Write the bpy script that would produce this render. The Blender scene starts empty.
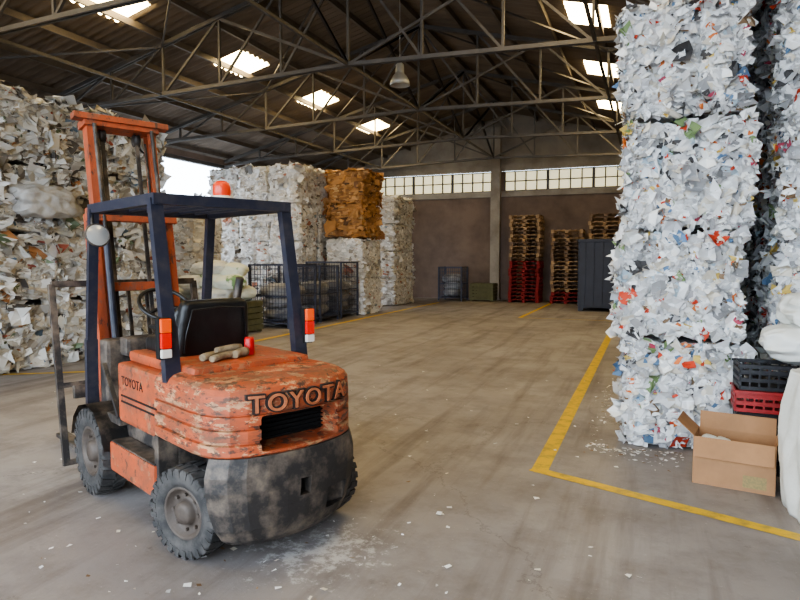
import bpy, bmesh, math, random
import numpy as np
from mathutils import Vector, Matrix, Euler
random.seed(7); rng = np.random.default_rng(7)
scn = bpy.context.scene
COL = scn.collection
try: scn.view_settings.look = 'AgX - Medium High Contrast'
except Exception as e: print('look', e)

def lin(c):
    return tuple((x/12.92 if x <= 0.04045 else ((x+0.055)/1.055)**2.4) for x in c[:3]) + (1.0,)
def L8(r, g, b): return lin((r/255, g/255, b/255))

# ------------------------------------------------------------------ materials
def new_mat(name):
    m = bpy.data.materials.new(name); m.use_nodes = True
    nt = m.node_tree; b = nt.nodes['Principled BSDF']
    return m, nt, b
def mat(name, c, rough=0.6, metal=0.0, c2=None, var=0.5, vs=6.0, bump=0.0, bs=30.0, emit=0.0, stretch=(1,1,1), lo=0.4, hi=0.65):
    m, nt, b = new_mat(name); N = nt.nodes; Lk = nt.links
    b.inputs['Roughness'].default_value = rough; b.inputs['Metallic'].default_value = metal
    c = L8(*c)
    b.inputs['Base Color'].default_value = c
    tc = N.new('ShaderNodeTexCoord'); mp = N.new('ShaderNodeMapping'); mp.inputs['Scale'].default_value = stretch
    Lk.new(tc.outputs['Object'], mp.inputs['Vector'])
    if c2 is not None:
        n = N.new('ShaderNodeTexNoise'); n.inputs['Scale'].default_value = vs; n.inputs['Detail'].default_value = 8; n.inputs['Roughness'].default_value = 0.65
        Lk.new(mp.outputs[0], n.inputs['Vector'])
        r = N.new('ShaderNodeMapRange'); r.inputs['From Min'].default_value = lo; r.inputs['From Max'].default_value = hi
        r.inputs['To Max'].default_value = var
        Lk.new(n.outputs['Fac'], r.inputs['Value'])
        mx = N.new('ShaderNodeMix'); mx.data_type = 'RGBA'
        mx.inputs[6].default_value = c; mx.inputs[7].default_value = L8(*c2)
        Lk.new(r.outputs[0], mx.inputs[0]); Lk.new(mx.outputs[2], b.inputs['Base Color'])
    if bump > 0:
        n2 = N.new('ShaderNodeTexNoise'); n2.inputs['Scale'].default_value = bs; n2.inputs['Detail'].default_value = 5
        Lk.new(mp.outputs[0], n2.inputs['Vector'])
        bp = N.new('ShaderNodeBump'); bp.inputs['Strength'].default_value = bump; bp.inputs['Distance'].default_value = 0.02
        Lk.new(n2.outputs['Fac'], bp.inputs['Height']); Lk.new(bp.outputs[0], b.inputs['Normal'])
    if emit > 0:
        b.inputs['Emission Color'].default_value = c; b.inputs['Emission Strength'].default_value = emit
    return m

def paint_mat(name, base, chip, dark, chip_lo=0.55, stretch=(1,1,1), grime=0.6, film=(92,62,48)):
    m, nt, b = new_mat(name); N = nt.nodes; Lk = nt.links
    b.inputs['Roughness'].default_value = 0.6
    tc = N.new('ShaderNodeTexCoord'); mp = N.new('ShaderNodeMapping'); mp.inputs['Scale'].default_value = stretch
    Lk.new(tc.outputs['Object'], mp.inputs['Vector'])
    def noise(s, d=8, r=0.7):
        n = N.new('ShaderNodeTexNoise'); n.inputs['Scale'].default_value = s; n.inputs['Detail'].default_value = d; n.inputs['Roughness'].default_value = r
        Lk.new(mp.outputs[0], n.inputs['Vector']); return n
    def rng_(n, lo, hi, mx=1.0):
        r = N.new('ShaderNodeMapRange'); r.inputs['From Min'].default_value = lo; r.inputs['From Max'].default_value = hi; r.inputs['To Max'].default_value = mx
        Lk.new(n.outputs['Fac'], r.inputs['Value']); return r
    def mix(fac, a, bcol, prev=None):
        x = N.new('ShaderNodeMix'); x.data_type = 'RGBA'
        if prev is not None: Lk.new(prev.outputs[2], x.inputs[6])
        else: x.inputs[6].default_value = a
        x.inputs[7].default_value = bcol; Lk.new(fac.outputs[0], x.inputs[0]); return x
    a = mix(rng_(noise(2.5), 0.38, 0.7, 0.7), L8(*base), L8(*[v*0.76 for v in base]))
    c = mix(rng_(noise(9), chip_lo, chip_lo+0.03, 0.8), None, L8(*chip), a)
    d = mix(rng_(noise(14), chip_lo+0.0, chip_lo+0.05, 0.9), None, L8(*dark), c)
    e = mix(rng_(noise(4.3, 10, 0.75), 0.42, 0.66, grime), None, L8(*film), d)
    Lk.new(e.outputs[2], b.inputs['Base Color'])
    bp = N.new('ShaderNodeBump'); bp.inputs['Strength'].default_value = 0.25; bp.inputs['Distance'].default_value = 0.01
    Lk.new(noise(12).outputs['Fac'], bp.inputs['Height']); Lk.new(bp.outputs[0], b.inputs['Normal'])
    return m

def bale_mat(name, pal, scale=13, stretch=(1,1,1.2), bump=1.0):
    m, nt, b = new_mat(name); N = nt.nodes; Lk = nt.links
    b.inputs['Roughness'].default_value = 0.7
    tc = N.new('ShaderNodeTexCoord'); mp = N.new('ShaderNodeMapping'); mp.inputs['Scale'].default_value = stretch
    Lk.new(tc.outputs['Object'], mp.inputs['Vector'])
    n = N.new('ShaderNodeTexNoise'); n.inputs['Scale'].default_value = 9; n.inputs['Detail'].default_value = 4
    Lk.new(mp.outputs[0], n.inputs['Vector'])
    ad = N.new('ShaderNodeVectorMath'); ad.operation = 'MULTIPLY_ADD'; ad.inputs[1].default_value = (0.18,)*3
    Lk.new(n.outputs['Color'], ad.inputs[0]); Lk.new(mp.outputs[0], ad.inputs[2])
    v = N.new('ShaderNodeTexVoronoi'); v.inputs['Scale'].default_value = scale
    Lk.new(ad.outputs[0], v.inputs['Vector'])
    sp = N.new('ShaderNodeSeparateColor'); Lk.new(v.outputs['Color'], sp.inputs[0])
    cr = N.new('ShaderNodeValToRGB'); cr.color_ramp.interpolation = 'CONSTANT'
    tot = sum(w for w, c in pal); acc = 0
    els = cr.color_ramp.elements
    while len(els) < min(len(pal), 30): els.new(0.5)
    for i, (w, c) in enumerate(pal):
        els[i].position = acc/tot; els[i].color = L8(*c); acc += w
    Lk.new(sp.outputs[0], cr.inputs[0])
    mr = N.new('ShaderNodeMapRange'); mr.inputs['To Min'].default_value = 0.75; mr.inputs['To Max'].default_value = 1.05
    Lk.new(sp.outputs[1], mr.inputs['Value'])
    mx = N.new('ShaderNodeMix'); mx.data_type = 'RGBA'; mx.blend_type = 'MULTIPLY'; mx.inputs[0].default_value = 1
    Lk.new(cr.outputs[0], mx.inputs[6]); Lk.new(mr.outputs[0], mx.inputs[7])
    Lk.new(mx.outputs[2], b.inputs['Base Color'])
    v2 = N.new('ShaderNodeTexVoronoi'); v2.inputs['Scale'].default_value = scale*0.8; v2.feature = 'SMOOTH_F1'
    Lk.new(ad.outputs[0], v2.inputs['Vector'])
    m1 = N.new('ShaderNodeMath'); m1.operation = 'ADD'; Lk.new(v2.outputs['Distance'], m1.inputs[0]); Lk.new(sp.outputs[2], m1.inputs[1])
    bp = N.new('ShaderNodeBump'); bp.inputs['Strength'].default_value = bump; bp.inputs['Distance'].default_value = 0.02
    Lk.new(m1.outputs[0], bp.inputs['Height']); Lk.new(bp.outputs[0], b.inputs['Normal'])
    return m
m_flake, nt, b = new_mat('loose_paper')
at = nt.nodes.new('ShaderNodeAttribute'); at.attribute_name = 'Col'
nt.links.new(at.outputs['Color'], b.inputs['Base Color']); b.inputs['Roughness'].default_value = 0.6

PAL_W = [(34,(232,232,231)),(22,(214,213,212)),(14,(243,242,238)),(12,(192,192,193)),(8,(218,210,194)),(6,(154,153,153)),
         (1.7,(204,74,46)),(1.9,(220,124,62)),(1.3,(126,148,98)),(1.3,(104,134,166)),(3,(82,80,80)),(0.9,(182,76,96)),(2,(132,106,78)),(1.6,(176,192,202)),(1.0,(214,186,104))]
PAL_G = [(26,(214,212,207)),(18,(196,193,187)),(14,(228,226,222)),(11,(170,165,158)),(9,(198,186,166)),(6,(140,134,126)),
         (1.5,(160,88,74)),(1.5,(180,130,88)),(1.5,(120,134,106)),(1.5,(106,128,152)),(3,(84,80,78)),(6,(238,236,232))]
PAL_F = [(26,(232,230,228)),(18,(218,216,214)),(14,(242,240,238)),(8,(196,192,188)),(6,(216,205,190)),(3,(166,160,154)),
         (1.2,(190,134,112)),(0.8,(146,160,168)),(1,(116,112,108))]
PAL_B = [(24,(190,140,88)),(16,(168,122,74)),(12,(206,158,106)),(8,(146,104,66)),(4,(214,180,136)),(3,(104,74,50))]
bm_w = bale_mat('mixed_paper_white', PAL_W, 15)
bm_g = bale_mat('mixed_paper_grey', PAL_G, 9, (1,1,1.7))
bm_f = bale_mat('mixed_paper_pale', PAL_F, 9, (1,1,1.8))
bm_b = bale_mat('cardboard_brown', PAL_B, 6, (1,1,3.0))

# ------------------------------------------------------------------ mesh helpers
def obj_from(name, me, parent=None, loc=None):
    o = bpy.data.objects.new(name, me); COL.objects.link(o)
    if parent: o.parent = parent
    if loc: o.location = loc
    return o
def bm_obj(name, bm, mats, parent=None, smooth=False, loc=None):
    bmesh.ops.recalc_face_normals(bm, faces=bm.faces)
    me = bpy.data.meshes.new(name); bm.to_mesh(me); bm.free()
    for m in (mats if isinstance(mats, (list, tuple)) else [mats]): me.materials.append(m)
    if smooth:
        for p in me.polygons: p.use_smooth = True
    return obj_from(name, me, parent, loc)
def add_box(bm, lo, hi, mi=0, bevel=0.0, M=None, seg=2):
    r = bmesh.ops.create_cube(bm, size=1.0); vs = r['verts']
    lo = Vector(lo); hi = Vector(hi); c = (lo+hi)/2; s = hi-lo
    for v in vs: v.co = Vector((v.co.x*s.x, v.co.y*s.y, v.co.z*s.z)) + c
    fs = list({f for v in vs for f in v.link_faces})
    if bevel > 0:
        es = list({e for v in vs for e in v.link_edges})
        rr = bmesh.ops.bevel(bm, geom=es, offset=bevel, segments=seg, affect='EDGES', profile=0.6)
        vs = list({v for f in rr['faces'] for v in f.verts} | {v for v in vs if v.is_valid})
        fs = list({f for v in vs for f in v.link_faces})
    for f in fs: f.material_index = mi
    if M is not None:
        for v in vs: v.co = M @ v.co
    return vs
def add_bar(bm, a, b, w=0.05, h=None, mi=0, sides=4, M=None):
    a = Vector(a); b = Vector(b); h = h or w; d = (b-a); L = d.length
    if L < 1e-5: return []
    d.normalize(); up = Vector((0,0,1)) if abs(d.z) < 0.95 else Vector((0,1,0))
    s = d.cross(up).normalized(); u = s.cross(d)
    ring = []
    for p in (a, b):
        rr = []
        for i in range(sides):
            an = 2*math.pi*(i+0.5)/sides; k = 1/math.cos(math.pi/sides) if sides == 4 else 1
            q = p + s*(math.cos(an)*w/2*k) + u*(math.sin(an)*h/2*k)
            rr.append(bm.verts.new(M @ q if M is not None else q))
        ring.append(rr)
    for i in range(sides):
        j = (i+1) % sides
        bm.faces.new((ring[0][i], ring[0][j], ring[1][j], ring[1][i])).material_index = mi
    bm.faces.new(ring[0][::-1]).material_index = mi; bm.faces.new(ring[1]).material_index = mi
    return ring[0]+ring[1]
def add_tube(bm, pts, r, mi=0, sides=8, closed=False, M=None):
    pts = [Vector(p) for p in pts]; n = len(pts); rings = []
    pu = None
    for i, p in enumerate(pts):
        if closed: d = pts[(i+1) % n]-pts[i-1]
        else: d = pts[min(i+1, n-1)]-pts[max(i-1, 0)]
        d.normalize()
        if pu is None:
            up = Vector((0,0,1)) if abs(d.z) < 0.9 else Vector((1,0,0))
        else: up = pu
        s = d.cross(up).normalized(); u = s.cross(d).normalized(); pu = u
        ri = r[i] if isinstance(r, (list, tuple)) else r
        rings.append([bm.verts.new((M @ (p+s*math.cos(2*math.pi*k/sides)*ri+u*math.sin(2*math.pi*k/sides)*ri)) if M is not None else p+s*math.cos(2*math.pi*k/sides)*ri+u*math.sin(2*math.pi*k/sides)*ri) for k in range(sides)])
    for i in range(n if closed else n-1):
        A = rings[i]; B = rings[(i+1) % n]
        for k in range(sides):
            f = bm.faces.new((A[k], A[(k+1) % sides], B[(k+1) % sides], B[k])); f.material_index = mi; f.smooth = True
    if not closed:
        bm.faces.new(rings[0][::-1]).material_index = mi; bm.faces.new(rings[-1]).material_index = mi
def add_lathe(bm, prof, M, seg=32, mi=0, smooth=True):
    rings = []
    for r, z in prof:
        if r < 1e-5: rings.append([bm.verts.new(M @ Vector((0,0,z)))])
        else: rings.append([bm.verts.new(M @ Vector((r*math.cos(2*math.pi*k/seg), r*math.sin(2*math.pi*k/seg), z))) for k in range(seg)])
    for A, B in zip(rings[:-1], rings[1:]):
        for k in range(seg):
            j = (k+1) % seg
            if len(A) == 1 and len(B) == 1: continue
            if len(A) == 1: f = bm.faces.new((A[0], B[j], B[k]))
            elif len(B) == 1: f = bm.faces.new((A[k], A[j], B[0]))
            else: f = bm.faces.new((A[k], A[j], B[j], B[k]))
            f.material_index = mi; f.smooth = smooth

# ------------------------------------------------------------------ bales
def sines(seed, nf, fmin, fmax):
    r = np.random.default_rng(seed)
    d = r.normal(size=(nf, 3)); d /= np.linalg.norm(d, axis=1)[:, None]
    f = np.exp(r.uniform(np.log(fmin), np.log(fmax), nf)); ph = r.uniform(0, 6.28, nf)
    return d*f[:, None], ph, 1.0/np.sqrt(f)
S1 = sines(3, 26, 4, 45)
def wob(P):
    k, ph, a = S1
    return (np.sin(P @ k.T + ph)*a).sum(1)/a.sum()*3.0
def cube_grid(n):
    t = np.linspace(-1, 1, n+1); u, v = np.meshgrid(t, t, indexing='ij'); u = u.ravel(); v = v.ravel(); o = np.ones_like(u)
    Vs = []; Fs = []; base = 0
    idx = np.arange((n+1)**2).reshape(n+1, n+1)
    q = np.stack([idx[:-1, :-1], idx[1:, :-1], idx[1:, 1:], idx[:-1, 1:]], -1).reshape(-1, 4)
    for ax in range(3):
        for s in (1, -1):
            a = [None]*3; a[ax] = o*s; a[(ax+1) % 3] = u; a[(ax+2) % 3] = v
            Vs.append(np.stack(a, 1)); Fs.append((q if s > 0 else q[:, ::-1])+base); base += len(u)
    return np.concatenate(Vs), np.concatenate(Fs)
CG = {}
def surf(P, h, center, seed, amp, rad, groove):
    inner = np.clip(P, -(h-rad), h-rad); d = P-inner
    ln = np.linalg.norm(d, axis=1); ln[ln == 0] = 1; d = d/ln[:, None]
    P = inner+d*rad
    Q = P+np.array(center)+seed*3.1
    disp = amp*(wob(Q)-0.9)
    hz = np.abs(d[:, 2]) < 0.8
    tang = np.where(np.abs(d[:, 0]) > np.abs(d[:, 1]), P[:, 1], P[:, 0])
    g = np.mod(tang+10.0, 0.31)-0.155
    disp = disp-np.where(hz, groove*np.exp(-(g/0.035)**2), 0)
    return P+d*disp[:, None]+np.array(center), d
def bale(center, size, n, seed, amp=0.03, rad=0.11, groove=0.035):
    if n not in CG: CG[n] = cube_grid(n)
    U, F = CG[n]; h = np.array(size)/2
    P, d = surf(U*h, h, center, seed, amp, rad, groove)
    return P, F
def flakes(center, size, seed, sides, dens, smin, smax, pal, amp, rad, groove, tilt=0.3, layer=0.0, asp=(0.4, 1.0), spread=0.014, crump=1.0):
    h = np.array(size)/2; out = []; cols = []
    pw = np.array([w for w, c in pal], float); pw /= pw.sum(); pc = np.array([L8(*c)[:3] for w, c in pal])
    for (ax, s) in sides:
        a1, a2 = [(1, 2), (0, 2), (0, 1)][ax]
        area = 4*h[a1]*h[a2]; n = int(area*dens)
        B = np.zeros((n, 3)); B[:, a1] = rng.uniform(-1, 1, n)*h[a1]; B[:, a2] = rng.uniform(-1, 1, n)*h[a2]; B[:, ax] = s*h[ax]
        C, nr0 = surf(B, h, center, seed, amp, rad, groove)
        C = C+nr0*rng.uniform(-spread, spread*1.3, n)[:, None]
        nr = nr0+rng.normal(size=(n, 3))*tilt; nr /= np.linalg.norm(nr, axis=1)[:, None]
        t = rng.normal(size=(n, 3))
        if layer > 0:
            hz = np.cross(nr, np.array([0, 0, 1.0])); t = t*(1-layer)+hz*layer*2.5*np.sign(rng.normal(size=n))[:, None]
        t -= (t*nr).sum(1)[:, None]*nr; t /= np.linalg.norm(t, axis=1)[:, None]
        bt = np.cross(nr, t)
        sa = smin/2+(smax-smin)/2*rng.uniform(0, 1, n)**1.8; sb = sa*rng.uniform(asp[0], asp[1], n)
        k1 = rng.normal(size=n)*0.4*crump; k2 = rng.normal(size=n)*0.5*crump; k3 = rng.normal(size=n)*0.3*crump
        V = np.zeros((n, 9, 3)); i = 0
        for x in (-1, 0, 1):
            for y in (-1, 0, 1):
                jx = x+rng.uniform(-.4, .4, n); jy = y+rng.uniform(-.4, .4, n)
                z = (k1*x*x+k2*y*y+k3*x*y+rng.normal(size=n)*0.12*crump)*sb
                V[:, i] = C+t*(jx*sa)[:, None]+bt*(jy*sb)[:, None]+nr*z[:, None]; i += 1
        out.append(V)
        c = pc[rng.choice(len(pc), n, p=pw)]*rng.uniform(0.74, 1.04, n)[:, None]
        cols.append(np.repeat(c[:, None, :], 9, 1))
    if not out: return np.zeros((0, 3)), np.zeros((0, 3)), np.zeros((0, 4), int)
    V = np.concatenate(out); c = np.concatenate(cols); n = len(V)
    q = np.array([[0, 1, 4, 3], [1, 2, 5, 4], [3, 4, 7, 6], [4, 5, 8, 7]])
    F = (q[None]+(np.arange(n)*9)[:, None, None]).reshape(-1, 4)
    return V.reshape(-1, 3), c.reshape(-1, 3), F
def np_mesh(name, V, F, C, mats, mi, sm=None):
    me = bpy.data.meshes.new(name)
    me.vertices.add(len(V)); me.vertices.foreach_set('co', V.astype(np.float32).ravel())
    me.loops.add(len(F)*4); me.loops.foreach_set('vertex_index', F.astype(np.int32).ravel())
    me.polygons.add(len(F)); me.polygons.foreach_set('loop_start', (np.arange(len(F))*4).astype(np.int32))
    me.polygons.foreach_set('loop_total', np.full(len(F), 4, np.int32))
    for m in mats: me.materials.append(m)
    me.polygons.foreach_set('material_index', mi.astype(np.int32))
    me.update(calc_edges=True); me.validate()
    at = me.color_attributes.new('Col', 'FLOAT_COLOR', 'POINT')
    c4 = np.ones((len(V), 4), np.float32); c4[:, :3] = C; at.data.foreach_set('color', c4.ravel())
    me.polygons.foreach_set('use_smooth', (mi < 0.5) if sm is None else sm)
    return me
def stack(name, x0, y0, nx, ny, nz, sz, m, pal, dens=0, fs=(0.05, 0.13), n=12, z0=0.0, jit=0.02, skip=(), ngr=0.035, amp=0.03, rad=0.11, tilt=0.3, layer=0.0, asp=(0.4, 1.0), xoff=None, spread=0.014, crump=1.0):
    sx, sy, szz = sz; Vs = []; Fs = []; Cs = []; MI = []; base = 0
    for i in range(nx):
        for j in range(ny):
            H = nz
            for k in range(H):
                xo = xoff[k] if xoff else 0
                c = np.array([x0+(i+.5)*sx+rng.uniform(-jit, jit)+xo, y0+(j+.5)*sy+rng.uniform(-jit, jit), z0+(k+.5)*szz])
                s = (sx*0.985, sy*0.985, szz*1.03); sd = rng.uniform(0, 50)
                V, F = bale(c, s, n, sd, amp=amp, groove=ngr, rad=rad)
                Vs.append(V); Fs.append(F+base); Cs.append(np.ones((len(V), 3))*0.7); MI.append(np.zeros(len(F))); base += len(V)
                if dens:
                    sides = []
                    if i == 0: sides.append((0, -1))
                    if i == nx-1: sides.append((0, 1))
                    if j == 0: sides.append((1, -1))
                    if j == ny-1: sides.append((1, 1))
                    if k == H-1: sides.append((2, 1))
                    sides = [q for q in sides if q not in skip]
                    V, C, F = flakes(c, s, sd, sides, dens, fs[0], fs[1], pal, amp, rad, ngr, tilt, layer, asp, spread, crump)
                    Vs.append(V); Fs.append(F+base); Cs.append(C); MI.append(np.ones(len(F))); base += len(V)
    V = np.concatenate(Vs)
    org = np.array([x0, y0, 0]); V = V-org
    V[:, 2] = np.maximum(V[:, 2], 0.004)
    me = np_mesh(name, V, np.concatenate(Fs), np.concatenate(Cs), [m, m_flake], np.concatenate(MI))
    return obj_from(name, me, loc=tuple(org))

BS = (1.08, 1.1, 0.97)
WK = dict(n=24, amp=0.05, rad=0.10, ngr=0.075, tilt=0.27, layer=0.35, spread=0.016, crump=1.25)
stack('paper_bale_stack', -0.25, 5.88, 1, 3, 4, BS, bm_w, PAL_W, 680, (0.03, 0.15), jit=0.02, skip=((0, 1), (2, 1)), xoff=[0.02, -0.05, 0.0, -0.03], **WK)
stack('paper_bale_stack', -0.02, 5.95, 1, 3, 2, (0.95, 1.05, 0.8), bm_w, PAL_W, 680, (0.03, 0.15), z0=3.93, jit=0.02, skip=((0, 1),), **WK)
stack('paper_bale_stack', 0.98, 6.1, 1, 3, 5, (1.08, 1.1, 1.0), bm_w, PAL_W, 560, (0.035, 0.15), jit=0.02, skip=((0, 1),), **WK)
stack('paper_bale_stack', 2.10, 6.2, 1, 3, 5, (1.06, 1.1, 1.0), bm_w, PAL_W, 200, (0.06, 0.15), jit=0.02, **dict(WK, n=14))
GK = dict(tilt=0.2, layer=0.55, asp=(0.2, 0.8), spread=0.018)
FK = dict(tilt=0.13, layer=0.6, asp=(0.2, 0.8), spread=0.01, amp=0.025, rad=0.07, ngr=0.03)
stack('paper_bale_stack', -10.95, 3.5, 2, 5, 4, (1.15, 1.2, 1.04), bm_g, PAL_G, 200, (0.06, 0.32), n=20, jit=0.05, amp=0.065, rad=0.10, ngr=0.05, **GK)
stack('paper_bale_stack', -12.9, 12.4, 2, 1, 3, (1.2, 1.2, 0.92), bm_f, PAL_F, 40, (0.1, 0.3), n=12, **FK)
stack('paper_bale_stack', -12.45, 15.4, 3, 2, 4, (1.06, 1.1, 1.09), bm_f, PAL_F, 60, (0.1, 0.3), n=16, jit=0.03, **FK)
stack('paper_bale_stack', -13.6, 15.5, 1, 2, 4, (1.06, 1.1, 0.90), bm_f, PAL_F, 40, (0.1, 0.3), n=12, **FK)
stack('paper_bale_stack', -9.2, 16.75, 1, 1, 2, (1.3, 1.4, 1.12), bm_f, PAL_F, 60, (0.1, 0.3), n=16, **FK)
stack('cardboard_bale_stack', -9.2, 16.75, 1, 1, 2, (1.26, 1.36, 1.0), bm_b, PAL_B, 60, (0.1, 0.4), n=16, z0=2.33, **dict(FK, layer=0.8))
stack('paper_bale_stack', -9.7, 20.3, 1, 1, 4, (1.35, 1.9, 0.97), bm_f, PAL_F, 50, (0.1, 0.3), n=16, **FK)

# ------------------------------------------------------------------ building shell
XL, XR, YF, YB, XC = -14.05, 3.45, 25.0, -5.0, -5.3
ZR = 7.35; SL = 0.25
def roofz(x): return ZR-SL*abs(x-XC)
m_floor, nt, b = new_mat('concrete_floor'); N = nt.nodes; Lk = nt.links
geo = N.new('ShaderNodeNewGeometry')
def nz(s, d=8, r=0.6, st=None, rot=0.12):
    n = N.new('ShaderNodeTexNoise'); n.inputs['Scale'].default_value = s; n.inputs['Detail'].default_value = d; n.inputs['Roughness'].default_value = r
    if st:
        mp = N.new('ShaderNodeMapping'); mp.inputs['Scale'].default_value = st; mp.inputs['Rotation'].default_value = (0, 0, rot)
        Lk.new(geo.outputs['Position'], mp.inputs['Vector']); Lk.new(mp.outputs[0], n.inputs['Vector'])
    else: Lk.new(geo.outputs['Position'], n.inputs['Vector'])
    return n
def mrr(n, lo, hi, a=0.0, bb=1.0, out='Fac'):
    r = N.new('ShaderNodeMapRange'); r.inputs['From Min'].default_value = lo; r.inputs['From Max'].default_value = hi
    r.inputs['To Min'].default_value = a; r.inputs['To Max'].default_value = bb
    Lk.new(n.outputs[out], r.inputs['Value']); return r
def mxc(fac, A, B):
    x = N.new('ShaderNodeMix'); x.data_type = 'RGBA'
    for s, v in ((6, A), (7, B)):
        if isinstance(v, tuple): x.inputs[s].default_value = v
        else: Lk.new(v.outputs[2], x.inputs[s])
    Lk.new(fac.outputs[0], x.inputs[0]); return x
c = mxc(mrr(nz(0.5), 0.35, 0.65), L8(134, 127, 124), L8(160, 154, 151))
c = mxc(mrr(nz(2.2, 10, 0.72), 0.46, 0.72, 0, 0.7), c, L8(106, 98, 94))
c = mxc(mrr(nz(1.0, 6, 0.6, (3.0, 0.22, 1)), 0.52, 0.68, 0, 0.6), c, L8(96, 86, 82))
c = mxc(mrr(nz(0.9, 6, 0.6, (3.4, 0.3, 1), 0.75), 0.56, 0.68, 0, 0.5), c, L8(92, 84, 80))
c = mxc(mrr(nz(5, 8, 0.8), 0.60, 0.70, 0, 0.55), c, L8(84, 78, 75))
c = mxc(mrr(nz(35, 4, 0.8), 0.62, 0.70, 0, 0.4), c, L8(190, 187, 184))
vo = N.new('ShaderNodeTexVoronoi'); vo.feature = 'DISTANCE_TO_EDGE'; vo.inputs['Scale'].default_value = 0.25
wv = N.new('ShaderNodeVectorMath'); wv.operation = 'MULTIPLY_ADD'; wv.inputs[1].default_value = (0.9,)*3
Lk.new(nz(1.3, 8, 0.7).outputs['Color'], wv.inputs[0]); Lk.new(geo.outputs['Position'], wv.inputs[2]); Lk.new(wv.outputs[0], vo.inputs['Vector'])
c = mxc(mrr(vo, 0.0, 0.003, 0.4, 0.0, 'Distance'), c, L8(70, 64, 60))
ds = N.new('ShaderNodeVectorMath'); ds.operation = 'DISTANCE'; ds.inputs[1].default_value = (-1.75, 3.1, 0)
Lk.new(geo.outputs['Position'], ds.inputs[0])
r1 = mrr(ds, 0.15, 0.85, 0.22, 0.0, 'Value')
nn = nz(9, 10, 0.8); sm = N.new('ShaderNodeMath'); sm.operation = 'ADD'; Lk.new(nn.outputs['Fac'], sm.inputs[0]); Lk.new(r1.outputs[0], sm.inputs[1])
r2 = mrr(sm, 0.68, 0.76, 0, 0.5, 'Value')
c = mxc(r2, c, L8(215, 212, 208))
Lk.new(c.outputs[2], b.inputs['Base Color'])
rr = mrr(nz(1.5), 0.3, 0.7, 0.48, 0.7); Lk.new(rr.outputs[0], b.inputs['Roughness'])
bp = N.new('ShaderNodeBump'); bp.inputs['Strength'].default_value = 0.2; bp.inputs['Distance'].default_value = 0.01
Lk.new(nz(18, 8, 0.7).outputs['Fac'], bp.inputs['Height']); Lk.new(bp.outputs[0], b.inputs['Normal'])

m_wall = mat('stained_plaster', (128, 110, 99), 0.85, c2=(96, 82, 73), var=0.8, vs=0.8, bump=0.2, bs=12)
m_conc = mat('bare_concrete', (166, 158, 147), 0.85, c2=(128, 120, 111), var=0.8, vs=1.2, bump=0.2, bs=10)
m_steel = mat('painted_steel_grey', (80, 77, 76), 0.6, 0.2, c2=(104, 98, 92), vs=3)
m_purlin = mat('purlin_steel', (110, 102, 95), 0.6, 0.2, c2=(82, 75, 70), vs=3)
m_roof = mat('corrugated_fibre_cement', (126, 114, 103), 0.85, c2=(92, 82, 73), var=0.8, vs=0.9, stretch=(0.4, 2, 1))
m_yel = mat('yellow_road_paint', (222, 182, 40), 0.6, c2=(160, 138, 76), var=0.85, vs=8, lo=0.47, hi=0.66)
m_ground = mat('yard_asphalt', (150, 148, 144), 0.9, c2=(120, 118, 115), vs=2)
def emis(name, col, st):
    m, nt, b = new_mat(name); b.inputs['Base Color'].default_value = L8(*col); b.inputs['Emission Color'].default_value = L8(*col); b.inputs['Emission Strength'].default_value = st
    return m
m_sky = emis('translucent_roof_sheet', (255, 228, 168), 30.0)
m_glass = emis('frosted_window_glass', (236, 226, 188), 1.0)

bm = bmesh.new(); add_box(bm, (XL, YB, -0.2), (XR, YF, 0)); bm_obj('floor', bm, m_floor)
bm = bmesh.new(); add_box(bm, (-80, -80, -0.5), (80, 80, -0.2)); bm_obj('ground', bm, m_ground)
bm = bmesh.new(); add_box(bm, (XL, -25, -0.19), (XR, YB-0.01, -0.01)); add_box(bm, (-40, YB, -0.19), (XL-0.27, YF, -0.01)); bm_obj('yard_pavement', bm, m_ground)

WZ0, WZ1 = 4.38, 5.38
bm = bmesh.new()
add_box(bm, (XL-0.25, YF, -0.2), (XR+0.25, YF+0.25, WZ0))
wins = [(-12.9, -5.98), (-5.52, 3.1)]
xs = [XL-0.25, -12.9, -5.98, -5.52, 3.1, XR+0.25]
for a, bb in ((xs[0], xs[1]), (xs[2], xs[3]), (xs[4], xs[5])): add_box(bm, (a, YF, WZ0), (bb, YF+0.25, WZ1-0.2))
bm_obj('wall_back', bm, m_wall)
bm = bmesh.new()
zt = WZ1; zz_ = 0.24
xa = XC-(ZR+zz_-zt)/SL; xb = XC+(ZR+zz_-zt)/SL
poly = [(xa, zt), (xb, zt), (XC, ZR+zz_)]
fv = [bm.verts.new((x, YF, z)) for x, z in poly]; bv = [bm.verts.new((x, YF+0.25, z)) for x, z in poly]
bm.faces.new(fv); bm.faces.new(bv[::-1])
for i in range(3): bm.faces.new((fv[i], fv[(i+1) % 3], bv[(i+1) % 3], bv[i]))
bm_obj('wall_gable', bm, m_conc)
bm = bmesh.new(); add_box(bm, (XL, YF-0.14, WZ1-0.2), (XR, YF-0.005, WZ1+0.06)); add_box(bm, (XL, YF-0.1, WZ0-0.22), (XR, YF-0.005, WZ0)); bm_obj('trim_1', bm, m_conc)
bm = bmesh.new(); add_box(bm, (-6.0, YF-0.32, 0), (-5.62, YF-0.145, 6.9)); bm_obj('concrete_pilaster', bm, m_conc)
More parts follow.
